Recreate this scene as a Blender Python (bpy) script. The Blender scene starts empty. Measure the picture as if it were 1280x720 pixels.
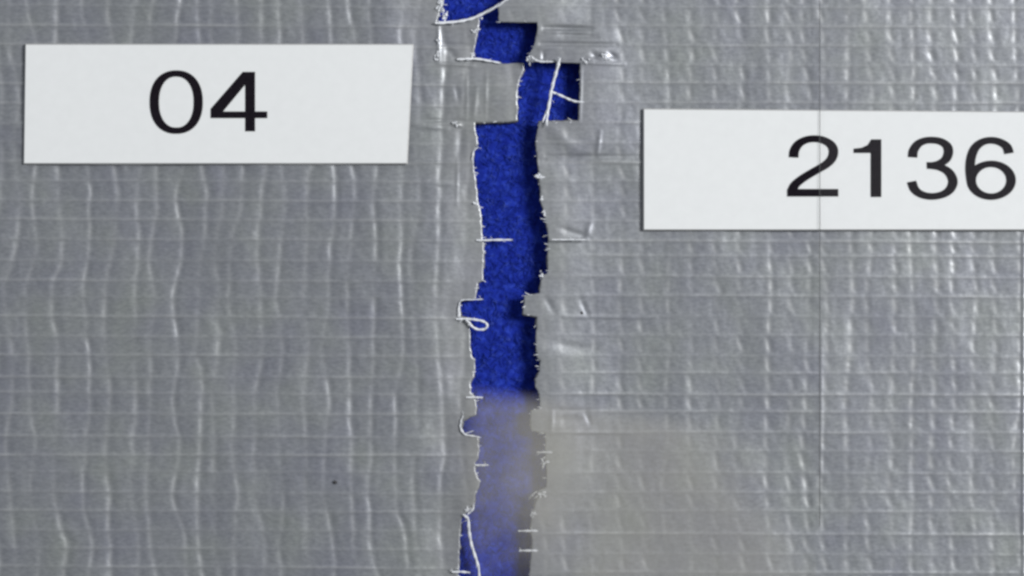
import bpy, math, random
import numpy as np
from mathutils import Vector
from mathutils.geometry import tessellate_polygon

random.seed(7)
RNG = np.random.default_rng(11)
S = 6.8 / 1280.0          # 1 unit = 1 cm; the subject is about 68 mm across


def W(px, py, pz=0.0):
    return ((px - 640.0) * S, (360.0 - py) * S, pz * S)


# ------------------------------------------------------------------ camera, world, lamps, exposure
scene = bpy.context.scene
scene.unit_settings.scale_length = 0.01
cam_data = bpy.data.cameras.new('camera')
cam = bpy.data.objects.new('camera', cam_data)
scene.collection.objects.link(cam)
cam.location = (0, 0, 17.0)
cam_data.sensor_width = 36.0
cam_data.lens = 36.0 * 17.0 / 6.8
cam_data.clip_start = 0.05
cam_data.clip_end = 500.0
scene.camera = cam

world = bpy.data.worlds.new('World')
scene.world = world
world.use_nodes = True
wb = world.node_tree.nodes['Background']
wb.inputs['Color'].default_value = (0.93, 0.97, 1.0, 1)
wb.inputs['Strength'].default_value = 0.17


def area_lamp(name, loc, target, size, power, color):
    d = bpy.data.lights.new(name, 'AREA')
    d.shape = 'DISK'
    d.size = size
    d.energy = power
    d.color = color
    o = bpy.data.objects.new(name, d)
    scene.collection.objects.link(o)
    o.location = loc
    v = Vector(target) - Vector(loc)
    o.rotation_euler = v.to_track_quat('-Z', 'Y').to_euler()
    return o


area_lamp('copy_stand_lamp', (54, 18, 53), (0, 0, 0), 25.0, 71000.0, (1.0, 0.99, 0.972))
area_lamp('fill_lamp', (-42, 30, 24), (0, 0, 0), 20.0, 5200.0, (0.93, 0.96, 1.0))

scene.view_settings.view_transform = 'Standard'
scene.view_settings.look = 'None'
scene.view_settings.exposure = 0.0
scene.view_settings.gamma = 1.0
scene.cycles.filter_width = 2.8
scene.cycles.transparent_max_bounces = 12


# ------------------------------------------------------------------ helpers
def link(o, parent=None):
    scene.collection.objects.link(o)
    if parent is not None:
        o.parent = parent
    return o


def tag(o, label=None, cat=None, group=None, kind=None):
    for k, v in (('label', label), ('category', cat), ('group', group), ('kind', kind)):
        if v:
            o[k] = v
    return o


def root_empty(name, px, py):
    o = bpy.data.objects.new(name, None)
    o.empty_display_size = 0.2
    scene.collection.objects.link(o)
    o.location = W(px, py, 0)
    return o


def mesh_np(name, verts_px, faces, mat, parent=None, smooth=True):
    """verts_px: (n,3) picture-scale coordinates; faces: list of tuples or (m,4) array."""
    v = np.asarray(verts_px, dtype=np.float64)
    co = np.empty_like(v)
    co[:, 0] = (v[:, 0] - 640.0) * S
    co[:, 1] = (360.0 - v[:, 1]) * S
    co[:, 2] = v[:, 2] * S
    if parent is not None:
        co -= np.array(parent.location)
    me = bpy.data.meshes.new(name)
    if isinstance(faces, np.ndarray):
        m, n = faces.shape
        me.vertices.add(len(co))
        me.vertices.foreach_set('co', co.astype(np.float32).ravel())
        me.loops.add(m * n)
        me.loops.foreach_set('vertex_index', faces.astype(np.int32).ravel())
        me.polygons.add(m)
        me.polygons.foreach_set('loop_start', np.arange(0, m * n, n, dtype=np.int32))
        me.update(calc_edges=True)
    else:
        me.from_pydata(co.tolist(), [], faces)
        me.update()
    if smooth:
        me.polygons.foreach_set('use_smooth', np.ones(len(me.polygons), dtype=bool))
    if mat is not None:
        for m_ in (mat if isinstance(mat, (list, tuple)) else [mat]):
            me.materials.append(m_)
    return link(bpy.data.objects.new(name, me), parent)


def smoothstep(a, b, x):
    t = np.clip((x - a) / (b - a), 0, 1)
    return t * t * (3 - 2 * t)


def blur2(A, n, passes=2):
    for _ in range(passes):
        for ax in (0, 1):
            P = np.pad(A, [(n + 1, n) if k == ax else (0, 0) for k in (0, 1)], mode='edge').cumsum(axis=ax)
            m = A.shape[ax]
            hi = np.take(P, np.arange(2 * n + 1, 2 * n + 1 + m), axis=ax)
            lo = np.take(P, np.arange(0, m), axis=ax)
            A = (hi - lo) / (2 * n + 1)
    return A


def vnoise1(x, seed):
    tab = np.random.default_rng(seed).uniform(-1, 1, 4096)
    i = np.floor(x).astype(int)
    f = x - i
    f = f * f * (3 - 2 * f)
    return tab[i % 4096] * (1 - f) + tab[(i + 1) % 4096] * f


def vnoise2(x, y, seed):
    tab = np.random.default_rng(seed).uniform(-1, 1, (256, 256))
    i = np.floor(x).astype(int); j = np.floor(y).astype(int)
    f = x - i; g = y - j
    f = f * f * (3 - 2 * f); g = g * g * (3 - 2 * g)
    a = tab[i % 256, j % 256]; b = tab[(i + 1) % 256, j % 256]
    c = tab[i % 256, (j + 1) % 256]; d = tab[(i + 1) % 256, (j + 1) % 256]
    return (a * (1 - f) + b * f) * (1 - g) + (c * (1 - f) + d * f) * g


# ------------------------------------------------------------------ materials
def new_mat(name):
    m = bpy.data.materials.new(name)
    m.use_nodes = True
    nt = m.node_tree
    return m, nt, nt.nodes['Principled BSDF']


def N(nt, typ, **kw):
    n = nt.nodes.new(typ)
    for k, v in kw.items():
        setattr(n, k, v)
    return n


def ramp(nt, stops):
    r = N(nt, 'ShaderNodeValToRGB')
    el = r.color_ramp.elements
    while len(el) < len(stops):
        el.new(0.5)
    for e, (p, c) in zip(el, stops):
        e.position = p
        e.color = (*c, 1)
    return r


def noise(nt, coord, scale, detail=3.0, rough=0.55, mapping=None):
    n = N(nt, 'ShaderNodeTexNoise')
    n.inputs['Scale'].default_value = scale
    n.inputs['Detail'].default_value = detail
    n.inputs['Roughness'].default_value = rough
    if mapping is not None:
        mp = N(nt, 'ShaderNodeMapping')
        mp.inputs['Scale'].default_value = mapping
        nt.links.new(coord, mp.inputs['Vector'])
        coord = mp.outputs['Vector']
    nt.links.new(coord, n.inputs['Vector'])
    return n


def tape_material():
    m, nt, p = new_mat('silver_tape_film')
    L = nt.links.new
    tc = N(nt, 'ShaderNodeTexCoord')
    big = noise(nt, tc.outputs['Object'], 2.2, 3.0)
    cr = ramp(nt, [(0.3, (0.262, 0.276, 0.326)), (0.52, (0.294, 0.312, 0.342)), (0.72, (0.308, 0.332, 0.338))])
    L(big.outputs['Fac'], cr.inputs['Fac'])
    fine = noise(nt, tc.outputs['Object'], 26.0, 4.0, 0.6, (1.0, 2.0, 1.0))
    fr = ramp(nt, [(0.3, (0.86, 0.86, 0.87)), (0.7, (1.12, 1.12, 1.11))])
    L(fine.outputs['Fac'], fr.inputs['Fac'])
    mx = N(nt, 'ShaderNodeMix', data_type='RGBA', blend_type='MULTIPLY')
    mx.inputs['Factor'].default_value = 1.0
    L(cr.outputs['Color'], mx.inputs['A'])
    L(fr.outputs['Color'], mx.inputs['B'])
    at = N(nt, 'ShaderNodeAttribute', attribute_name='yarn')      # white scrim yarn showing through the film
    m2 = N(nt, 'ShaderNodeMix', data_type='RGBA')
    m2.inputs['B'].default_value = (0.52, 0.535, 0.545, 1)
    L(at.outputs['Fac'], m2.inputs['Factor'])
    L(mx.outputs['Result'], m2.inputs['A'])
    aw = N(nt, 'ShaderNodeAttribute', attribute_name='stretched')  # film stretched pale by the tear
    m3 = N(nt, 'ShaderNodeMix', data_type='RGBA')
    m3.inputs['B'].default_value = (0.43, 0.435, 0.425, 1)
    L(aw.outputs['Fac'], m3.inputs['Factor'])
    L(m2.outputs['Result'], m3.inputs['A'])
    L(m3.outputs['Result'], p.inputs['Base Color'])
    rr = N(nt, 'ShaderNodeMapRange')
    rr.inputs['To Min'].default_value = 0.38
    rr.inputs['To Max'].default_value = 0.46
    L(fine.outputs['Fac'], rr.inputs['Value'])
    L(rr.outputs['Result'], p.inputs['Roughness'])
    p.inputs['Metallic'].default_value = 0.52
    bp = N(nt, 'ShaderNodeBump')
    bp.inputs['Strength'].default_value = 0.12
    bp.inputs['Distance'].default_value = 0.006
    b2 = noise(nt, tc.outputs['Object'], 40.0, 3.0)
    L(b2.outputs['Fac'], bp.inputs['Height'])
    L(bp.outputs['Normal'], p.inputs['Normal'])
    return m


def plain(name, col, rough, var=0.12, scale=30.0, bump=0.2, dist=0.004, metallic=0.0):
    m, nt, p = new_mat(name)
    L = nt.links.new
    tc = N(nt, 'ShaderNodeTexCoord')
    n = noise(nt, tc.outputs['Object'], scale, 4.0)
    lo = tuple(c * (1 - var) for c in col)
    hi = tuple(min(1.0, c * (1 + var)) for c in col)
    cr = ramp(nt, [(0.3, lo), (0.7, hi)])
    L(n.outputs['Fac'], cr.inputs['Fac'])
    L(cr.outputs['Color'], p.inputs['Base Color'])
    p.inputs['Roughness'].default_value = rough
    p.inputs['Metallic'].default_value = metallic
    bp = N(nt, 'ShaderNodeBump')
    bp.inputs['Strength'].default_value = bump
    bp.inputs['Distance'].default_value = dist
    L(n.outputs['Fac'], bp.inputs['Height'])
    L(bp.outputs['Normal'], p.inputs['Normal'])
    return m


def felt_material(name, lo, mid, hi):
    m, nt, p = new_mat(name)
    L = nt.links.new
    tc = N(nt, 'ShaderNodeTexCoord')
    n = noise(nt, tc.outputs['Object'], 24.0, 5.0, 0.7)
    cr = ramp(nt, [(0.3, lo), (0.52, mid), (0.74, hi)])
    L(n.outputs['Fac'], cr.inputs['Fac'])
    L(cr.outputs['Color'], p.inputs['Base Color'])
    p.inputs['Roughness'].default_value = 0.95
    p.inputs['Specular IOR Level'].default_value = 0.08
    bp = N(nt, 'ShaderNodeBump')
    bp.inputs['Strength'].default_value = 0.4
    bp.inputs['Distance'].default_value = 0.015
    n2 = noise(nt, tc.outputs['Object'], 40.0, 4.0, 0.7)
    L(n2.outputs['Fac'], bp.inputs['Height'])
    L(bp.outputs['Normal'], p.inputs['Normal'])
    return m


def veil_material(name, col, alpha_build, rough=0.35, spec=0.3):
    """Added veil: see-through sheet with a share of painted haze; alpha_build returns the socket of that share."""
    m, nt, p = new_mat(name)
    L = nt.links.new
    p.inputs['Base Color'].default_value = (*col, 1)
    p.inputs['Roughness'].default_value = rough
    p.inputs['Specular IOR Level'].default_value = spec
    tr = N(nt, 'ShaderNodeBsdfTransparent')
    mix = N(nt, 'ShaderNodeMixShader')
    a = alpha_build(nt)
    if isinstance(a, float):
        mix.inputs['Fac'].default_value = a
    else:
        L(a, mix.inputs['Fac'])
    L(tr.outputs['BSDF'], mix.inputs[1])
    L(p.outputs['BSDF'], mix.inputs[2])
    L(mix.outputs['Shader'], nt.nodes['Material Output'].inputs['Surface'])
    return m


TAPE = tape_material()
EDGE = plain('torn_tape_edge', (0.16, 0.163, 0.17), 0.9, 0.3, 40.0)
THREAD = plain('white_cotton_thread', (0.75, 0.78, 0.83), 0.85, 0.12, 60.0, 0.5)
PAPER = plain('white_label_paper', (0.733, 0.757, 0.776), 0.75, 0.015, 14.0, 0.06, 0.002)
PAPER_EDGE = plain('cut_paper_edge', (0.45, 0.455, 0.46), 0.9, 0.1, 30.0)
INK = plain('black_print', (0.010, 0.008, 0.012), 0.9, 0.2, 40.0, 0.05)
INK.node_tree.nodes['Principled BSDF'].inputs['Specular IOR Level'].default_value = 0.05
FELT = felt_material('blue_felt', (0.007, 0.016, 0.21), (0.012, 0.030, 0.32), (0.036, 0.076, 0.50))
FIBRE = felt_material('blue_felt_fibre', (0.008, 0.020, 0.24), (0.020, 0.046, 0.38), (0.09, 0.14, 0.56))
DIRT = plain('dark_grit', (0.05, 0.05, 0.053), 0.9, 0.3, 50.0)

# ------------------------------------------------------------------ outlines of the torn ends (picture px)
EDGE_LEFT = [(548, -140), (552, -60), (556, -12), (555, 0), (553, 10), (549, 20), (546, 29), (560, 29), (576, 27), (590, 24.5), (599, 21),
             (599, 34), (596, 48), (594, 58), (591, 70), (592, 74.5), (606, 75.5), (618, 78), (632, 80), (655, 79),
             (655, 88), (650, 99), (647, 112), (646.5, 130), (646.5, 151), (634, 152.5), (612, 153), (594, 153.5),
             (595, 166), (598, 180), (593, 189), (592, 204), (594, 222), (597, 246), (600, 262), (602, 272), (602, 288),
             (604, 301), (605, 318), (604, 334), (604, 350), (597, 354), (596, 364), (595, 374), (585, 375), (576, 376.5),
             (575, 386), (575.5, 396), (584, 399), (587, 406), (587.5, 416), (588, 432), (590, 446), (594, 449), (594, 462),
             (592, 471), (588.5, 478), (588.5, 491), (594, 496), (596, 508), (595, 519), (586, 521), (578.5, 526),
             (577.5, 535), (581, 542), (592, 543.5), (598, 548), (599, 560), (598, 572), (594, 578), (594.5, 588), (597, 596),
             (601, 601), (598, 610), (594, 618), (592, 632), (584, 641), (578, 646), (576, 656), (575, 672), (574, 690),
             (574, 711), (572, 722), (570, 760), (574, 800), (566, 860)]
EDGE_RIGHT = [(652, -140), (646, -60), (640, -12), (636, -2), (628, 4), (623, 9), (623.5, 29), (646, 29.5), (671, 29.5),
              (671.5, 40), (669, 52), (666, 62), (661, 71), (659.5, 78.5), (672, 78.5), (700, 79.5), (724.5, 80.5),
              (725, 100), (724, 128), (722.5, 152), (706, 152.5), (674, 153), (671.5, 164), (669.5, 180), (670.5, 195),
              (672, 208), (675, 219), (673.5, 226), (675.5, 238), (675, 250), (678, 260), (681, 273), (683.5, 284),
              (685, 296), (684.5, 318), (684.5, 341), (677, 345), (675.5, 356), (674.5, 366.5), (664, 368), (655.5, 370),
              (654.5, 382), (653.5, 393), (662, 394), (671.5, 396), (670.5, 408), (669.5, 420), (670, 434), (671, 446),
              (675, 450), (674, 464), (669, 474), (669, 483), (674, 492), (675, 510), (664, 512), (663, 525), (663.5, 537),
              (672, 540), (681.5, 541.5), (682, 552), (681, 562), (681.5, 576), (683.5, 590), (682.5, 608), (673.5, 612), (671, 624),
              (667, 636), (664, 648), (663, 661), (665, 674), (664, 690), (663, 702), (661, 722), (658, 770), (664, 810), (655, 860)]


def roughen(line, seed, step=2.8, amp=0.55):
    r = np.random.default_rng(seed)
    out = []
    for (x0, y0), (x1, y1) in zip(line[:-1], line[1:]):
        n = max(1, int(math.hypot(x1 - x0, y1 - y0) / step))
        for k in range(n):
            t = k / n
            j = amp if k else amp * 0.5
            out.append((x0 + (x1 - x0) * t + r.uniform(-j, j), y0 + (y1 - y0) * t + r.uniform(-j, j) * 0.6))
    out.append(line[-1])
    return np.array(out)


TEAR_L = roughen(EDGE_LEFT, 3)
TEAR_R = roughen(EDGE_RIGHT, 4)
Y_TOP, Y_BOT = -122.0, 838.0           # cut sides of the 51 mm wide tape
X_FAR_L, X_FAR_R = -520.0, 1800.0


def inside(px, py, poly):
    c = np.zeros(px.shape, dtype=bool)
    x0, y0 = poly[:, 0], poly[:, 1]
    x1, y1 = np.roll(x0, -1), np.roll(y0, -1)
    for a, b, d, e in zip(x0, y0, x1, y1):
        if b == e:
            continue
        t = ((b > py) != (e > py)) & (px < (d - a) * (py - b) / (e - b) + a)
        c ^= t
    return c


def nearest(pts, line, want_point=False):
    """Distance of pts to a polyline (chunked)."""
    a = line[:-1]; d = line[1:] - a
    dd = np.maximum((d ** 2).sum(1), 1e-9)
    best = np.full(len(pts), 1e9); bp = np.zeros_like(pts)
    for s in range(0, len(pts), 4000):
        p = pts[s:s + 4000]
        t = np.clip(((p[:, None, :] - a[None]) * d[None]).sum(2) / dd[None], 0, 1)
        q = a[None] + d[None] * t[..., None]
        r = ((p[:, None, :] - q) ** 2).sum(2)
        k = r.argmin(1)
        ar = np.arange(len(p))
        best[s:s + 4000] = np.sqrt(r[ar, k]); bp[s:s + 4000] = q[ar, k]
    return (best, bp) if want_point else best


# ------------------------------------------------------------------ relief of the woven scrim under the film
WARP_L = [-115, -90, -64, -40, -16, 8.5, 33, 57.5, 82, 106, 131, 155, 179, 203, 226.5, 251, 275, 299.5, 326, 351, 371.5, 396, 421, 444, 471, 491.5,
          517, 545, 568, 589, 615, 638, 662, 685, 708, 733, 757, 782, 806, 830]
WARP_R = [-112, -88, -63, -39, -14, 7, 31, 56, 79.5, 103, 128, 153, 177, 202, 225, 250, 274, 299, 318, 343, 367, 393, 418, 442, 465, 491, 512, 538,
          562, 588, 613, 635, 665, 689, 713, 738, 762, 786, 811, 834]


def scrim_relief(X, Y, warp, seed, side):
    r = np.random.default_rng(seed)
    H = np.zeros_like(X)
    C = np.zeros_like(X)
    # slow unevenness of the film
    H += (2.2 if side < 0 else 1.1) * vnoise2(X / 110 + 9, Y / 150 + 3, seed + 1) + (0.9 if side < 0 else 0.6) * vnoise2(X / 37 + 5, Y / 60 + 3, seed + 2)
    H += 0.20 * vnoise2(X / 9 + 31, Y / 14 + 7, seed + 3) + 0.06 * vnoise2(X / 4.2 + 11, Y / 5.5 + 17, seed + 4)
    # straight fine yarns running along the tape
    for k, y0 in enumerate(warp):
        s = r.uniform(0.35, 1.0)
        slope = r.uniform(0.002, 0.009)
        yc = y0 + slope * (X - 300) * (1 if side < 0 else 0.5) + 0.5 * vnoise1(X / 70 + 40, seed * 31 + k)
        amp = s * (0.62 + 0.38 * vnoise1(X / 55 + 100, seed * 57 + k))
        d = Y - yc
        H += amp * 0.62 * np.exp(-np.where(d < 0, d / 1.25, d / 1.7) ** 2)
        C += 0.44 * amp * np.exp(-(d / 1.6) ** 2)
        # a yarn lies a little proud of the cell below it
        H += 0.35 * s * np.exp(-np.abs(np.where(d < 0, d / 2.0, d / 8.0)))
    # thicker wandering cross yarns: puckers with one steep and one easy flank
    xs = []
    x = X_FAR_L
    while x < X_FAR_R:
        p = 28.5 if x < 1010 else 24.5
        x += p * r.uniform(0.72, 1.28)
        xs.append(x)
    shared = vnoise1(Y[:, :1] / 120 + 50, seed * 3) * 5
    for k, x0 in enumerate(xs):
        if side < 0 and x0 > 700 or side > 0 and x0 < 600:
            continue
        c = np.where(np.abs(X[0] - x0) < 46)[0]
        if len(c) == 0:
            continue
        c = slice(c[0], c[-1] + 1)
        yy = Y[:, c]
        wander = 1.0 if side < 0 else 0.62
        xc = x0 + wander * (shared + 6.5 * vnoise1(Y[:, :1] / 62 + 200, seed * 91 + k) + (1.6 if side < 0 else 1.0) * vnoise1(Y[:, :1] / 22 + 60, seed * 17 + k))
        rows = np.searchsorted(np.array(warp), Y[:, 0])
        y_in = np.zeros(len(Y[:, 0]))
        wp = np.array([warp[0] - 24] + list(warp) + [warp[-1] + 24])
        y_in = (Y[:, 0] - wp[rows]) / np.maximum(wp[np.minimum(rows + 1, len(wp) - 1)] - wp[rows], 1.0)
        if side > 0:                                  # leans within every cell, then steps back under the straight yarn
            lean = r.uniform(0.5, 7.5) if x0 < 1010 else r.uniform(-1.0, 4.5)
            lean = lean + 2.5 * vnoise1(Y[:, :1] / 60 + 400, seed * 5 + k)
            xc = xc + lean * (np.clip(y_in, 0, 1)[:, None] - 0.5)
        st = r.uniform(0.05, 1.0, len(warp) + 2)
        st = 0.5 * st + 0.5 * np.convolve(st, [0.3, 0.4, 0.3], 'same')
        st *= r.uniform(0.55, 1.15)
        # each yarn dips under the straight ones: full in the cell, flat at the crossing
        if side > 0:
            prof = 0.06 + 0.94 * np.clip(np.sin(np.pi * np.clip(y_in, 0, 1) ** 1.35), 0, 1) ** 0.9
            st = 0.3 + 0.7 * st if x0 > 1010 else st * 1.1
        else:
            prof = 0.45 + 0.55 * np.clip(np.sin(np.pi * y_in), 0, 1) ** 0.6
        amp = (st[rows] * prof)[:, None]
        d = X[:, c] - xc
        wl, wr = r.uniform(3.0, 4.4) * (1.25 if side < 0 else 1.0), (r.uniform(4.5, 7.0) if side < 0 else r.uniform(3.2, 4.6))
        H[:, c] -= amp * (1.5 if side < 0 else 0.62) * np.exp(-np.where(d < 0, d / wl, d / wr) ** 2)
        C[:, c] += (0.36 if side < 0 else 0.48) * amp * np.exp(-((d + 1.4) / (2.8 if side < 0 else 3.4)) ** 2)
        # small cross nicks of the twisted yarn
        if side > 0 and x0 > 1010:
            nick = np.exp(-(d / 4.0) ** 2) * (vnoise1(yy / 4.2 + 30, seed * 7 + k))
            H[:, c] += 0.26 * amp * nick
            C[:, c] += 0.22 * amp * np.clip(nick, 0, 1)
    return H, C


# folds, gashes and puckers seen by the tear, with some added ridges: x0, y0, x1, y1, height, half-width
GASH_L = [(547, 80, 592, 82, 1.6, 2.0), (548, 30, 549, 78, 1.4, 2.2), (553, 56, 592, 57, -0.9, 2.2), (566, 155, 577, 158, 1.8, 2.0),
          (520, 150, 592, 152, -0.8, 2.0), (610, 130, 646, 130, 0.7, 1.8), (584, 90, 583, 150, 0.7, 2.0), (608, 88, 607, 150, 0.5, 2.0),
          (536, 155, 574, 154, 0.9, 1.8), (572, 200, 571, 256, 0.5, 2.0), (520, 203, 592, 203, 0.9, 1.5), (545, 231, 572, 231, 0.9, 1.5),
          (520, 158, 560, 161, 1.2, 3.0), (578, 160, 574, 200, -1.4, 5.0), (556, 84, 556, 100, -0.5, 3.0), (570, 108, 574, 128, -0.9, 3.0), (596, 108, 592, 148, 0.9, 3.0),
          (600, 129, 646, 129, -0.9, 1.6), (558, 58, 570, 74, -1.2, 4.0)]
GASH_R = [(680, 36, 738, 37, -3.2, 3.0), (682, 41, 735, 42, 0.9, 2.0), (676, 56, 770, 57, -2.4, 2.4), (672, 62, 700, 61, 0.7, 2.0),
          (735, 75, 768, 75, 1.0, 2.0), (679, 66, 679, 78, -1.4, 2.0), (750, 69, 758, 70, 2.6, 2.2), (726, 80, 780, 81, 1.1, 2.0),
          (726, 82, 724, 152, 0.9, 2.2), (682, 195, 800, 196, -1.0, 2.0), (684, 201, 800, 202, 0.9, 1.6), (688, 300, 735, 300, 0.9, 1.6),
          (725, 372, 735, 396, -0.8, 3.0), (704, 396, 820, 397, 0.9, 1.8), (682, 372, 692, 390, -1.0, 4.0), (686, 512, 745, 514, -0.9, 3.0),
          (684, 540, 800, 541, 0.9, 1.6), (732, 515, 738, 530, -1.2, 3.0), (1026, 400, 1025, 656, 0.4, 1.8), (1277.5, 294, 1277.5, 760, 1.6, 1.8),  # the long upright ridges here are added for bright seam lines
          (750, 165, 746, 196, 1.0, 2.5), (738, 280, 732, 298, 1.0, 3.0),
          (676, 203, 745, 200, -2.2, 5.0), (684, 160, 725, 190, 1.6, 9.0), (690, 512, 689, 540, 1.0, 2.8), (700, 526, 728, 522, -1.4, 6.0), (700, 286, 735, 297, -1.4, 4.0),
          (700, 44, 745, 47, -1.6, 3.0), (664, 78, 740, 79, 1.6, 2.0), (762, 68, 770, 74, -1.8, 3.0), (740, 68, 746, 74, -1.6, 3.0), (690, 430, 740, 436, -1.4, 6.0)]


def gashes(X, Y, items, H):
    for (x0, y0, x1, y1, h, w) in items:
        dx, dy = x1 - x0, y1 - y0
        L2 = dx * dx + dy * dy
        t = np.clip(((X - x0) * dx + (Y - y0) * dy) / L2, 0, 1)
        d2 = (X - x0 - t * dx) ** 2 + (Y - y0 - t * dy) ** 2
        H += 0.85 * h * np.exp(-d2 / (w * w)) * np.sin(np.pi * np.clip(0.12 + 0.76 * t, 0, 1))
    return H


def axis(a, f0, f1, b, fine, coarse):
    """Coordinates from a to b, fine between f0 and f1."""
    parts = []
    if a < f0:
        parts.append(np.linspace(a, f0, max(2, int((f0 - a) / coarse)), endpoint=False))
    parts.append(np.linspace(f0, f1, int((f1 - f0) / fine), endpoint=False))
    parts.append(np.linspace(f1, b, max(2, int((b - f1) / coarse))) if b > f1 else np.array([b]))
    return np.concatenate(parts)


TAPE_Z = {}


def build_tape_film(root, side):
    tear = TEAR_L if side < 0 else TEAR_R
    if side < 0:
        xs = axis(X_FAR_L, -30, 662, 664, 1.45, 4.0)
        poly = np.vstack([tear, [(X_FAR_L - 50, 860), (X_FAR_L - 50, -140)]])
        warp = WARP_L
    else:
        xs = axis(618, 619, 1310, X_FAR_R, 1.45, 4.0)
        poly = np.vstack([tear, [(X_FAR_R + 50, 860), (X_FAR_R + 50, -140)]])
        warp = WARP_R
    ys = axis(Y_TOP, -24, 744, Y_BOT, 1.45, 3.5)
    X, Y = np.meshgrid(xs, ys)
    H, C = scrim_relief(X, Y, warp, 21 if side < 0 else 47, side)
    near = np.abs(X - 650) < 330
    dist = np.full(X.shape, 400.0)
    dist[near] = nearest(np.column_stack([X[near], Y[near]]), tear)
    dsm = blur2(dist, 9)
    # the film has come loose from the weave by the tear and lies smoother there
    fade = (0.5 if side < 0 else 0.3) + (0.5 if side < 0 else 0.7) * smoothstep(6, 60 if side < 0 else 85, dist + 14 * vnoise2(X / 26 + 3, Y / 30 + 8, 77))
    H *= fade
    C *= 0.35 + 0.65 * fade
    P = (0.24 if side < 0 else 0.14) * (1 - smoothstep(4, 62, dist + 14 * vnoise2(X / 30 + 13, Y / 26 + 8, 78)))
    gashes(X, Y, GASH_L if side < 0 else GASH_R, H)
    if side < 0:
        Z = 8.0 + H - 3.6 * (1 - smoothstep(0, 64, dsm)) + 0.8 * vnoise1(Y / 33 + 9, 5) * (1 - smoothstep(0, 60, dsm))
    else:
        lift = 7.0 + 1.6 * vnoise1(Y / 75 + 14, 8) + 0.5 * vnoise1(Y / 22 + 4, 18)
        Z = 8.0 + H + lift * np.exp(-(dsm / 58.0) ** 2)
    TAPE_Z[side] = (xs, ys, Z)
    # cells inside the outline
    cx = 0.25 * (X[:-1, :-1] + X[1:, :-1] + X[:-1, 1:] + X[1:, 1:])
    cy = 0.25 * (Y[:-1, :-1] + Y[1:, :-1] + Y[:-1, 1:] + Y[1:, 1:])
    keep = np.ones(cx.shape, dtype=bool)
    cn = np.abs(cx - 640) < 130
    keep[cn] = inside(cx[cn], cy[cn], poly)
    nx = len(xs)
    J, I = np.nonzero(keep)
    a = J * nx + I
    quads = np.column_stack([a, a + nx, a + nx + 1, a + 1])      # y runs down in the picture: this order faces up
    V = np.column_stack([X.ravel(), Y.ravel(), Z.ravel()])
    # boundary edges
    e = np.vstack([quads[:, [0, 1]], quads[:, [1, 2]], quads[:, [2, 3]], quads[:, [3, 0]]])
    key = np.sort(e, axis=1)
    code = key[:, 0].astype(np.int64) * len(V) + key[:, 1]
    u, inv, cnt = np.unique(code, return_inverse=True, return_counts=True)
    be = e[cnt[inv] == 1]
    bv = np.unique(be)
    tearv = bv[np.abs(V[bv, 0] - 640) < 132]
    tearv = tearv[(V[tearv, 1] > Y_TOP + 1) & (V[tearv, 1] < Y_BOT - 1)]
    dd, q = nearest(V[tearv, :2], tear, True)
    ok = dd < 2.6
    V[tearv[ok], :2] = q[ok]
    # skirt: the torn thickness flares a little outwards below the film
    nrm = np.zeros((len(V), 2))
    d = V[be[:, 1], :2] - V[be[:, 0], :2]
    n2 = np.column_stack([-d[:, 1], d[:, 0]])
    n2 /= np.maximum(np.linalg.norm(n2, axis=1, keepdims=True), 1e-9)
    np.add.at(nrm, be[:, 0], n2); np.add.at(nrm, be[:, 1], n2)
    nb = nrm[bv]
    nb /= np.maximum(np.linalg.norm(nb, axis=1, keepdims=True), 1e-9)
    test = V[bv, :2] + nb * 0.9
    if np.mean(inside(test[:, 0], test[:, 1], poly)[np.abs(V[bv, 0] - 640) < 120]) > 0.5:
        nb = -nb
    flare = np.full(len(bv), 0.4)
    tm = np.abs(V[bv, 0] - 640) < 132
    flare[tm] = np.clip(0.5 + 1.9 * vnoise1(V[bv[tm], 1] / 9.0 + 300, 91) + 0.8 * vnoise1(V[bv[tm], 0] / 6.0 + 300, 92), 0.15, 3.2)
    low = np.column_stack([V[bv, :2] + nb * flare[:, None] * 0.45, V[bv, 2] - 1.0])
    low2 = np.column_stack([V[bv, :2] + nb * flare[:, None], V[bv, 2] - 6.0])
    idx = np.full(len(V), -1); idx[bv] = np.arange(len(bv))
    o1 = len(V); o2 = o1 + len(bv)
    s1 = np.column_stack([be[:, 1], be[:, 0], o1 + idx[be[:, 0]], o1 + idx[be[:, 1]]])
    s2 = np.column_stack([o1 + idx[be[:, 1]], o1 + idx[be[:, 0]], o2 + idx[be[:, 0]], o2 + idx[be[:, 1]]])
    V = np.vstack([V, low, low2])
    F = np.vstack([quads, s1, s2])
    # drop unused grid points
    used = np.zeros(len(V), dtype=bool); used[F.ravel()] = True
    remap = np.cumsum(used) - 1
    F = remap[F]
    o = mesh_np('backing_film', V[used], F, [TAPE, EDGE], root)
    mi = np.zeros(len(F), dtype=np.int32); mi[len(quads):] = 1
    o.data.polygons.foreach_set('material_index', mi)
    sm = np.ones(len(F), dtype=bool); sm[len(quads):] = False
    o.data.polygons.foreach_set('use_smooth', sm)
    for nm, arr in (('yarn', C), ('stretched', P)):
        full = np.zeros(len(V), dtype=np.float32)
        full[:arr.size] = np.clip(arr.ravel(), 0, 1)
        o.data.attributes.new(nm, 'FLOAT', 'POINT').data.foreach_set('value', full[used])
    return o


def tape_z(side, px, py):
    xs, ys, Z = TAPE_Z[side]
    i = min(max(int(np.searchsorted(xs, px)), 0), len(xs) - 1)
    j = min(max(int(np.searchsorted(ys, py)), 0), len(ys) - 1)
    return float(Z[j, i])


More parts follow.
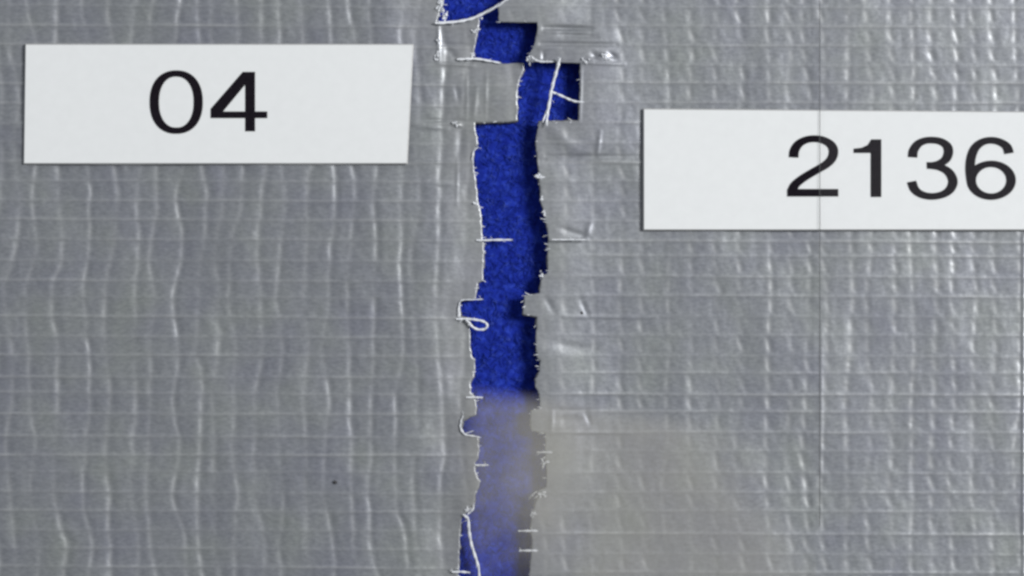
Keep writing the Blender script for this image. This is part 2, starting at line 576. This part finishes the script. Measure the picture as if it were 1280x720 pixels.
# ------------------------------------------------------------------ tubes
def catmull(pts, n=6):
    p = [Vector(q) for q in pts]
    p = [p[0] * 2 - p[1]] + p + [p[-1] * 2 - p[-2]]
    out = []
    for i in range(1, len(p) - 2):
        for k in range(n):
            t = k / n
            a, b, c, d = p[i - 1], p[i], p[i + 1], p[i + 2]
            out.append(0.5 * ((2 * b) + (c - a) * t + (2 * a - 5 * b + 4 * c - d) * t * t + (3 * b - a - 3 * c + d) * t ** 3))
    out.append(p[-2].copy())
    return out


def tube_data(pts, rad, sides=7, taper=(0.8, 0.35), wob=0.12, smooth_n=6, seed=0, base=0):
    r = random.Random(seed)
    path = catmull(pts, smooth_n) if smooth_n > 1 else [Vector(q) for q in pts]
    n = len(path)
    V, F = [], []
    for i, c in enumerate(path):
        t = (path[min(i + 1, n - 1)] - path[max(i - 1, 0)])
        if t.length < 1e-6:
            t = Vector((1, 0, 0))
        t.normalize()
        up = Vector((0, 0, 1)) if abs(t.z) < 0.9 else Vector((1, 0, 0))
        s = t.cross(up).normalized()
        u = s.cross(t)
        f = i / max(n - 1, 1)
        k = 1.0
        if f < 0.12:
            k = taper[0] + (1 - taper[0]) * f / 0.12
        if f > 0.75:
            k = min(k, 1 - (1 - taper[1]) * (f - 0.75) / 0.25)
        rr = rad * k * (1 + r.uniform(-wob, wob))
        for a in range(sides):
            w = 2 * math.pi * a / sides + i * 0.35
            q = c + (s * math.cos(w) + u * math.sin(w)) * rr
            V.append((q.x, q.y, q.z))
    for i in range(n - 1):
        for a in range(sides):
            b = (a + 1) % sides
            F.append((base + i * sides + a, base + i * sides + b, base + (i + 1) * sides + b, base + (i + 1) * sides + a))
    F.append(tuple(base + a for a in range(sides)))
    F.append(tuple(base + (n - 1) * sides + a for a in reversed(range(sides))))
    return V, F


def thread(root, pts, rad, seed, label=None, taper=(0.8, 0.45)):
    """A loose yarn of two twisted plies with a few stray filaments, one mesh."""
    rad *= 0.9
    V, F = [], []
    path = catmull(pts, 7)
    for ply in (0, 1):
        q = []
        for i, c in enumerate(path):
            w = i * 0.55 + ply * math.pi
            o = Vector((math.cos(w), math.sin(w), math.sin(w))) * rad * 0.36
            q.append(tuple(c + o))
        v, f = tube_data(q, rad * 0.72, 6, taper, 0.16, 1, seed + ply, len(V))
        V += v; F += f
    r = random.Random(seed)
    for k in range(3):
        i = r.randrange(0, len(path) - 1)
        c = path[i]
        e = c + Vector((r.uniform(-6, 6), r.uniform(-6, 6), r.uniform(0, 2)))
        m = (c + e) / 2 + Vector((r.uniform(-1, 1), r.uniform(-1, 1), 0.5))
        v, f = tube_data([tuple(c), tuple(m), tuple(e)], 0.32, 4, (1, 0.4), 0.1, 4, seed + 9 + k, len(V))
        V += v; F += f
    o = mesh_np('loose_thread', V, F, THREAD, root)
    if label:
        o['label'] = label
    return o


# ------------------------------------------------------------------ the surface: blue felt
def build_felt():
    xs = axis(-1500, 530, 745, 2800, 2.2, 60.0)
    ys = axis(-1000, -30, 750, 1700, 2.2, 60.0)
    X, Y = np.meshgrid(xs, ys)
    Z = 0.9 * vnoise2(X / 8 + 40, Y / 8 + 40, 61) + 0.8 * vnoise2(X / 4 + 90, Y / 4 + 40, 62) - 5.2
    near = (np.abs(X - 640) < 100)
    Z = np.where(near, Z, -5.2)
    nx = len(xs)
    J, I = np.mgrid[0:len(ys) - 1, 0:nx - 1]
    a = (J * nx + I).ravel()
    q = np.column_stack([a, a + nx, a + nx + 1, a + 1])
    o = mesh_np('felt_surface', np.column_stack([X.ravel(), Y.ravel(), Z.ravel()]), q, FELT)
    tag(o, 'dark royal blue felt surface showing through the gap between the torn tape ends', kind='structure')
    # loose fibres of the felt
    r = np.random.default_rng(5)
    V, F = [], []
    for k in range(5200):
        x, y = r.uniform(540, 735), r.uniform(-40, 760)
        an = r.uniform(0, math.tau); ln = r.uniform(4, 13)
        bend = r.uniform(-2.5, 2.5)
        dx, dy = math.cos(an), math.sin(an)
        w = r.uniform(0.28, 0.55)
        z0 = r.uniform(-4.8, -3.4); z1 = z0 + r.uniform(0.3, 1.5)
        b = len(V)
        for t in (-0.5, -0.15, 0.2, 0.5):
            cx = x + dx * ln * t - dy * bend * (0.25 - t * t) * 4
            cy = y + dy * ln * t + dx * bend * (0.25 - t * t) * 4
            cz = z0 + (z1 - z0) * (1 - 4 * t * t)
            V += [(cx - dy * w, cy + dx * w, cz), (cx + dy * w, cy - dx * w, cz), (cx, cy, cz + w * 1.2)]
        for s in range(3):
            p, n = b + s * 3, b + s * 3 + 3
            F += [(p, n, n + 2, p + 2), (p + 2, n + 2, n + 1, p + 1), (p + 1, n + 1, n, p)]
    o = mesh_np('felt_fibres', np.array(V), np.array(F), FIBRE)
    tag(o, 'fine blue nap of the felt in the gap between the torn tape ends', 'felt fibres', kind='stuff')


build_felt()

# ------------------------------------------------------------------ the two torn lengths of tape
tape_left = tag(root_empty('duct_tape', 40, 360),
                'grey duct tape end torn along its right side, lying under the label 04', 'duct tape',
                'torn ends of grey duct tape')
build_tape_film(tape_left, -1)
tape_right = tag(root_empty('duct_tape', 1220, 360),
                 'grey duct tape end torn along its left side, lying under the label 2136', 'duct tape',
                 'torn ends of grey duct tape')
build_tape_film(tape_right, 1)

LEFT_THREADS = [
    ([(545, 30, 9), (562, 29, 9), (578, 27, 8.5), (592, 23.5, 8.5), (606, 17, 10), (621, 9.5, 15), (635, 1, 21), (652, -10, 25)], 2.2),
    ([(572, 75, 7.5), (584, 74.5, 8), (597, 74.5, 7.5), (610, 76.5, 7), (626, 79.5, 6)], 1.8),
    ([(596, 300.5, 7), (606, 300.5, 7.5), (622, 300, 8), (641, 300, 8.5)], 1.5),
    ([(571, 399, 7), (582, 398.5, 8.5), (594, 399.5, 10), (604, 401.5, 11), (609, 406, 11), (606, 411, 10), (597, 411.5, 9.5), (590, 407.5, 9), (587, 403, 9.5), (583, 400, 9.5)], 1.75),
    ([(579, 643, 7), (585, 648, 8), (586.5, 662, 8.5), (589, 678, 9), (594, 694, 9), (598, 708, 9), (600, 726, 8)], 2.1),
    ([(583, 496.5, 6.5), (594, 496.5, 7), (604, 496.5, 7)], 1.3),
    ([(594, 581, 6.5), (602, 581, 7), (611, 581, 7)], 1.5),
    ([(566, 714.5, 7), (577, 714, 7.5), (588, 715, 7)], 1.6),
    ([(579, 519, 7), (576, 527, 7), (576, 536, 7), (582, 543, 6.5), (594, 545, 6), (601, 547, 5)], 1.2),
    ([(604, 374, 6), (592, 374.5, 6.5), (577, 375.5, 7), (573.5, 384, 7), (573, 396, 7)], 0.8),
    ([(592, 630, 7), (591, 636, 7), (585, 642, 7)], 1.5),
    ([(590, 200, 6.5), (592, 190, 6.5), (598, 184, 6)], 0.8),
]
RIGHT_THREADS = [
    ([(699, 74, 22), (697, 84, 20), (693, 98, 17), (689, 114, 15), (686.5, 130, 15), (684, 144, 17), (683, 158, 20)], 2.2),
    ([(686, 132, 15), (682, 143, 16), (678, 154, 20)], 1.3),
    ([(687, 115, 15), (697, 119, 15), (709, 124.5, 17), (718, 128, 19), (730, 129.5, 22)], 1.7),
    ([(690, 564, 22), (682, 564, 21), (671, 564, 18)], 1.3),
    ([(686, 575, 21), (680, 577.5, 20), (678, 584, 18)], 1.5),
    ([(672, 661.5, 22), (662, 661.5, 21), (648, 662, 18)], 1.6),
    ([(672, 686, 22), (662, 686, 21), (649, 686.5, 18)], 1.6),
    ([(681, 222, 22), (674, 223, 21), (668, 221, 19)], 1.2),
    ([(690, 300, 23), (700, 300, 23.5), (716, 300, 22.5), (733, 300, 20)], 0.9),
    ([(664, 72, 20), (668, 76, 21), (676, 79, 22), (692, 79, 22)], 1.2),
    ([(661, 624, 0), (664, 618, 18), (672, 612, 21)], 0.9),
]
for k, (pts, rad) in enumerate(LEFT_THREADS):
    o = thread(tape_left, pts, rad, 100 + k * 7)
    if k == 3:
        o['label'] = 'small white looped thread at the left torn edge'
for k, (pts, rad) in enumerate(RIGHT_THREADS):
    thread(tape_right, pts, rad, 400 + k * 7)


def edge_fibres(root, tear, side, seed, count):
    """Hair-thin broken filaments all along the tear: nobody could count them."""
    r = np.random.default_rng(seed)
    V, F = [], []
    sel = np.nonzero((tear[:, 1] > -30) & (tear[:, 1] < 750))[0]
    for k in range(count):
        i = int(r.choice(sel[1:-1]))
        x, y = tear[i]
        out = -side                                  # direction towards the gap
        inx = x - out * r.uniform(1.0, 4.0)
        z = tape_z(side, inx, y) - r.uniform(0.2, 1.8)
        ln = abs(r.normal(0, 2.4)) + 1.0
        an = r.normal(0, 0.55)
        ex = x + out * ln * math.cos(an); ey = y + ln * math.sin(an)
        p = [(inx, y, z), ((inx + ex) / 2, (y + ey) / 2 + r.uniform(-0.6, 0.6), z + 0.5), (ex, ey, z - r.uniform(0, 1.5))]
        v, f = tube_data(p, r.uniform(0.35, 0.75), 4, (1, 0.4), 0.1, 2, k, len(V))
        V += v; F += f
    # tufts of white broken scrim
    tufts = ([(551, 4, 20), (553, 12, 16), (556, 22, 16), (549, 52, 8), (547, 72, 9), (595, 255, 5), (584, 637, 8), (603, 22, 4), (594, 40, 5), (570, 156, 5)]
             if side < 0 else [(756, 71, 8), (661, 75, 9), (672, 222, 6), (677, 250, 4), (679, 266, 5), (678, 346, 5), (678, 575, 5), (676, 616, 8), (665, 640, 7), (733, 78, 5), (662, 78, 5)])
    for (tx, ty, n) in tufts:
        for k in range(n):
            x = tx + r.normal(0, 2.2); y = ty + r.normal(0, 2.4)
            z = tape_z(side, x + side * 2, y) + r.uniform(-0.5, 1.6)
            an = r.uniform(0, math.tau); ln = r.uniform(1.0, 3.2)
            p = [(x, y, z), (x + math.cos(an) * ln * .5, y + math.sin(an) * ln * .5, z + 0.9), (x + math.cos(an + .5) * ln, y + math.sin(an + .5) * ln, z)]
            v, f = tube_data(p, r.uniform(0.7, 1.3), 4, (1, 0.5), 0.1, 2, k, len(V))
            V += v; F += f
    o = mesh_np('torn_fibres', V, F, THREAD, root)
    o['kind'] = 'stuff'


edge_fibres(tape_left, TEAR_L, -1, 8, 80)
edge_fibres(tape_right, TEAR_R, 1, 9, 80)


# ------------------------------------------------------------------ paper labels with printed numbers
def slab(name, corners, z0, th, mats, root, nx=40, ny=14, bevel=1.6, wav=0.35, seed=1):
    """A thin sheet given by its four corners (top-left, top-right, bottom-right, bottom-left)."""
    tl, tr, br, bl = [np.array(c, float) for c in corners]
    V, F, M = [], [], []
    for j in range(ny + 1):
        for i in range(nx + 1):
            u, v = i / nx, j / ny
            p = (tl * (1 - u) + tr * u) * (1 - v) + (bl * (1 - u) + br * u) * v
            z = z0 + th + wav * float(vnoise2(np.array(u * 4 + 7.0), np.array(v * 2 + 5.0), seed))
            V.append((p[0], p[1], z))
    n1 = nx + 1
    for j in range(ny):
        for i in range(nx):
            a = j * n1 + i
            F.append((a, a + n1, a + n1 + 1, a + 1)); M.append(0)
    ring = [i for i in range(n1)] + [j * n1 + nx for j in range(1, ny + 1)] + [ny * n1 + i for i in range(nx - 1, -1, -1)] + [j * n1 for j in range(ny - 1, 0, -1)]
    c = (tl + tr + br + bl) / 4
    base = len(V)
    for k in ring:
        x, y, z = V[k]
        i, j = k % n1, k // n1
        ox = -bevel if i == 0 else bevel if i == nx else 0
        oy = -bevel if j == 0 else bevel if j == ny else 0
        V.append((x + ox, y + oy, z - th))
    m = len(ring)
    for k in range(m):
        a, b = ring[k], ring[(k + 1) % m]
        F.append((a, b, base + (k + 1) % m, base + k)); M.append(1)
    F.append(tuple(base + k for k in range(m))); M.append(0)
    o = mesh_np(name, V, F, mats, root, smooth=False)
    o.data.polygons.foreach_set('material_index', np.array(M, dtype=np.int32))
    return o


def digit(root, strokes, polys, z):
    V, F = [], []
    lift = 0.0
    for pts, closed, rx, ry in strokes:
        p = np.array(pts, float)
        if closed:
            d = np.roll(p, -1, 0) - np.roll(p, 1, 0)
        else:
            d = np.gradient(p, axis=0)
        # normal in the stretched space of the pen
        d = d / np.array([rx, ry])
        d /= np.maximum(np.linalg.norm(d, axis=1, keepdims=True), 1e-9)
        nrm = np.column_stack([-d[:, 1], d[:, 0]]) * np.array([rx, ry])
        b = len(V); n = len(p)
        for q, w in zip(p, nrm):
            V.append((q[0] + w[0], q[1] + w[1], z + lift)); V.append((q[0] - w[0], q[1] - w[1], z + lift))
        for i in range(n if closed else n - 1):
            j = (i + 1) % n
            F.append((b + 2 * i, b + 2 * i + 1, b + 2 * j + 1, b + 2 * j))
        lift += 0.12
    for loops in polys:
        vs = [[Vector((x, y, 0)) for x, y in lp] for lp in loops]
        flat = [q for lp in loops for q in lp]
        b = len(V)
        V += [(x, y, z + lift) for x, y in flat]
        F += [tuple(b + i for i in t) for t in tessellate_polygon(vs)]
        lift += 0.12
    return mesh_np('digit', V, F, INK, root, smooth=False)


def dense(pts, n=8):
    return [(q.x, q.y) for q in catmull([(x, y, 0) for x, y in pts], n)]


LZ = 11.2
LTH = 2.6
DZ = LZ + LTH + 0.6
label_left = tag(root_empty('paper_label', 274, 131), 'white paper label printed 04 stuck on the left length of tape', 'label', 'paper number labels on the tape')
slab('paper', [(35, 57.5), (516, 57.5), (508.5, 204.5), (33, 204.5)], LZ, LTH, [PAPER, PAPER_EDGE], label_left, seed=3)
ring0 = []
for k in range(72):
    a = math.tau * k / 72
    ex = 2 / 2.25
    ca, sa = math.cos(a), math.sin(a)
    ring0.append((222.3 + 27.3 * math.copysign(abs(ca) ** ex, ca), 128.6 + 35.6 * math.copysign(abs(sa) ** ex, sa)))
digit(label_left, [(ring0, True, 5.7, 3.9)], [], DZ)
digit(label_left, [], [[[(308, 165), (320.3, 165), (320.3, 148.6), (335.5, 148.6), (335.5, 140.3), (320.3, 140.3), (320.3, 91), (305, 91), (265, 137), (265, 148.6), (308, 148.6)],
                        [(308, 140.3), (280.5, 140.3), (308, 107)]]], DZ)

label_right = tag(root_empty('paper_label', 1125, 214), 'white paper label printed 2136 stuck on the right length of tape', 'label', 'paper number labels on the tape')
slab('paper', [(804.5, 138), (1447, 143), (1447, 287), (804.5, 287)], LZ + 0.8, LTH, [PAPER, PAPER_EDGE], label_right, nx=52, seed=5)
Z2 = DZ + 0.8
digit(label_right, [(dense([(990.5, 197.5), (991.5, 189), (996.5, 181), (1005, 176), (1015, 174.3), (1026, 175.6), (1036, 181), (1040, 189), (1038, 198.5), (1030.5, 206.5), (1016, 215), (1002, 223.5), (992, 232), (988, 241)]), False, 5.9, 4.3)],
      [[[(982.8, 236.8), (1046, 236.8), (1046, 246), (982.8, 246)]]], Z2)
digit(label_right, [], [[[(1099.5, 246.8), (1086.3, 246.8), (1086.3, 192), (1065, 192), (1065, 186.6), (1075, 185.4), (1082.5, 182), (1087, 175), (1099.5, 175)]]], Z2)
digit(label_right, [(dense([(1138.3, 197.5), (1139.5, 189), (1145, 181), (1153, 177), (1162.5, 176), (1173, 177.6), (1181, 183), (1183, 191), (1180, 199.5), (1172.5, 205), (1164, 207.3), (1156, 207.6)]), False, 5.9, 4.2),
                    (dense([(1160, 207.5), (1172, 209.5), (1183, 215.5), (1188.5, 226), (1186, 236), (1177.5, 243), (1164, 246), (1151, 244.2), (1141.5, 238), (1137, 227.5)]), False, 5.9, 4.2)], [], Z2)
bowl = [(1236.3 + 24.8 * math.cos(math.tau * k / 60), 225.9 + 20.4 * math.sin(math.tau * k / 60)) for k in range(60)]
digit(label_right, [(bowl, True, 5.8, 4.0),
                    (dense([(1258.7, 192.5), (1255.5, 184), (1247, 178.3), (1236, 176.2), (1225, 178.5), (1216, 186), (1211.3, 198), (1210, 212), (1211.3, 226)]), False, 5.8, 4.2)], [], Z2)


# ------------------------------------------------------------------ added veils on top: tone step at the seam, painted light haze
def tone_veil_alpha(nt):
    return 0.009


TONE_VEIL = veil_material('added_tone_veil', (0.80, 0.82, 0.84), tone_veil_alpha, 0.6, 0.0)  # added sheet, whitened to lighten the tone right of the seam
TONE_VEIL_EDGE = veil_material('tone_veil_dark_edge', (0.16, 0.165, 0.17), lambda nt: 0.5, 0.5, 0.2)
clear = slab('added_tone_veil', [(1023.5, -150), (1560, -150), (1560, 655), (1023.5, 655)], 16.5, 1.0, [TONE_VEIL, TONE_VEIL_EDGE], None, nx=20, ny=24, bevel=1.8, wav=0.2, seed=9)
tag(clear, 'added faint veil lightening the right tape, its dark edge crossing the 2 of 2136', 'added veil')
for pl in clear.data.polygons:                       # only the left edge keeps the painted dark seam line; other sides stay see-through
    if pl.material_index == 1 and pl.normal.x > -0.3:
        pl.material_index = 0


def haze_alpha(nt):
    L = nt.links.new
    tc = N(nt, 'ShaderNodeTexCoord')
    sep = N(nt, 'ShaderNodeSeparateXYZ')
    L(tc.outputs['Object'], sep.inputs['Vector'])
    cloud = noise(nt, tc.outputs['Object'], 2.6, 4.0, 0.6)

    def band(sock, a, b):
        mr = N(nt, 'ShaderNodeMapRange', interpolation_type='SMOOTHSTEP')
        mr.inputs['From Min'].default_value = a
        mr.inputs['From Max'].default_value = b
        L(sock, mr.inputs['Value'])
        return mr.outputs['Result']

    def mul(a, b):
        m = N(nt, 'ShaderNodeMath', operation='MULTIPLY')
        L(a, m.inputs[0])
        if isinstance(b, float):
            m.inputs[1].default_value = b
        else:
            L(b, m.inputs[1])
        return m.outputs[0]
    x = lambda px: (px - 640) * S

    def dens_x(sock):
        mr = N(nt, 'ShaderNodeMapRange', interpolation_type='SMOOTHSTEP')
        mr.inputs['From Min'].default_value = x(615)
        mr.inputs['From Max'].default_value = x(668)
        mr.inputs['To Min'].default_value = 0.72
        mr.inputs['To Max'].default_value = 1.0
        L(sock, mr.inputs['Value'])
        return mr.outputs['Result']
    y = lambda py: (360 - py) * S
    wob = N(nt, 'ShaderNodeMath', operation='MULTIPLY_ADD')
    L(cloud.outputs['Fac'], wob.inputs[0]); wob.inputs[1].default_value = 0.9
    L(sep.outputs['X'], wob.inputs[2])
    wy = N(nt, 'ShaderNodeMath', operation='MULTIPLY_ADD')
    L(cloud.outputs['Fac'], wy.inputs[0]); wy.inputs[1].default_value = 0.5
    L(sep.outputs['Y'], wy.inputs[2])
    left = mul(band(sep.outputs['X'], x(568), x(606)), dens_x(sep.outputs['X']))
    thin = N(nt, 'ShaderNodeMapRange', interpolation_type='SMOOTHSTEP')   # painted haze is densest over the gap
    thin.inputs['From Min'].default_value = x(680); thin.inputs['From Max'].default_value = x(750)
    thin.inputs['To Min'].default_value = 1.0; thin.inputs['To Max'].default_value = 0.68
    L(sep.outputs['X'], thin.inputs['Value'])
    left = mul(left, thin.outputs['Result'])
    diag = N(nt, 'ShaderNodeMath', operation='MULTIPLY_ADD')        # painted haze spreads further right towards its lower end
    L(sep.outputs['Y'], diag.inputs[0]); diag.inputs[1].default_value = 0.6
    L(wob.outputs[0], diag.inputs[2])
    right = band(diag.outputs[0], 200 * S + 0.45, 85 * S + 0.45)
    tilt = N(nt, 'ShaderNodeMath', operation='MULTIPLY_ADD')
    L(sep.outputs['X'], tilt.inputs[0]); tilt.inputs[1].default_value = 0.14
    L(sep.outputs['Y'], tilt.inputs[2])
    top = band(tilt.outputs[0], y(480), y(516))
    low_gap = band(wy.outputs[0], y(790) + 0.25, y(570) + 0.25)
    low_mx = N(nt, 'ShaderNodeMath', operation='MAXIMUM')
    L(low_gap, low_mx.inputs[0]); L(band(sep.outputs['X'], x(668), x(760)), low_mx.inputs[1])
    low = low_mx.outputs[0]
    dens = N(nt, 'ShaderNodeMapRange')
    dens.inputs['From Min'].default_value = 0.3; dens.inputs['From Max'].default_value = 0.7
    dens.inputs['To Min'].default_value = 0.15; dens.inputs['To Max'].default_value = 0.225
    L(cloud.outputs['Fac'], dens.inputs['Value'])
    return mul(mul(mul(left, right), mul(top, low)), dens.outputs['Result'])


HAZE = veil_material('painted_haze', (0.55, 0.54, 0.49), haze_alpha, 0.55, 0.2)  # pale light haze painted on an added sheet
HAZE_EDGE = veil_material('painted_haze_edge', (0.30, 0.295, 0.28), lambda nt: 0.0, 0.5, 0.2)
haze_veil = slab('added_haze_veil', [(566, 478), (1016, 478), (1016, 840), (566, 840)], 32.0, 0.8, [HAZE, HAZE_EDGE], None, nx=30, ny=24, bevel=0.6, wav=0.3, seed=13)
tag(haze_veil, 'added veil of painted light haze over the lower part of the blue gap', 'added veil')

# ------------------------------------------------------------------ dirt
def grit(px, py, z, r, seed, label):
    rr = random.Random(seed)
    V, F = [], []
    rings, seg = 4, 8
    for i in range(rings + 1):
        ph = math.pi * i / rings
        for a in range(seg):
            k = r * (1 + rr.uniform(-0.28, 0.28))
            V.append((px + k * math.sin(ph) * math.cos(math.tau * a / seg) * 1.2, py + k * math.sin(ph) * math.sin(math.tau * a / seg), z + k * 0.6 * math.cos(ph)))
    for i in range(rings):
        for a in range(seg):
            b = (a + 1) % seg
            F.append((i * seg + a, (i + 1) * seg + a, (i + 1) * seg + b, i * seg + b))
    o = mesh_np('dirt_speck', V, F, DIRT)
    tag(o, label, 'speck')


grit(419, 602, tape_z(-1, 419, 602) + 0.4, 2.5, 2, 'small dark speck of dirt on the lower part of the left tape')
grit(727, 391, tape_z(1, 727, 391) + 0.3, 1.7, 6, 'tiny dark speck of dirt on the right tape beside the blue gap')
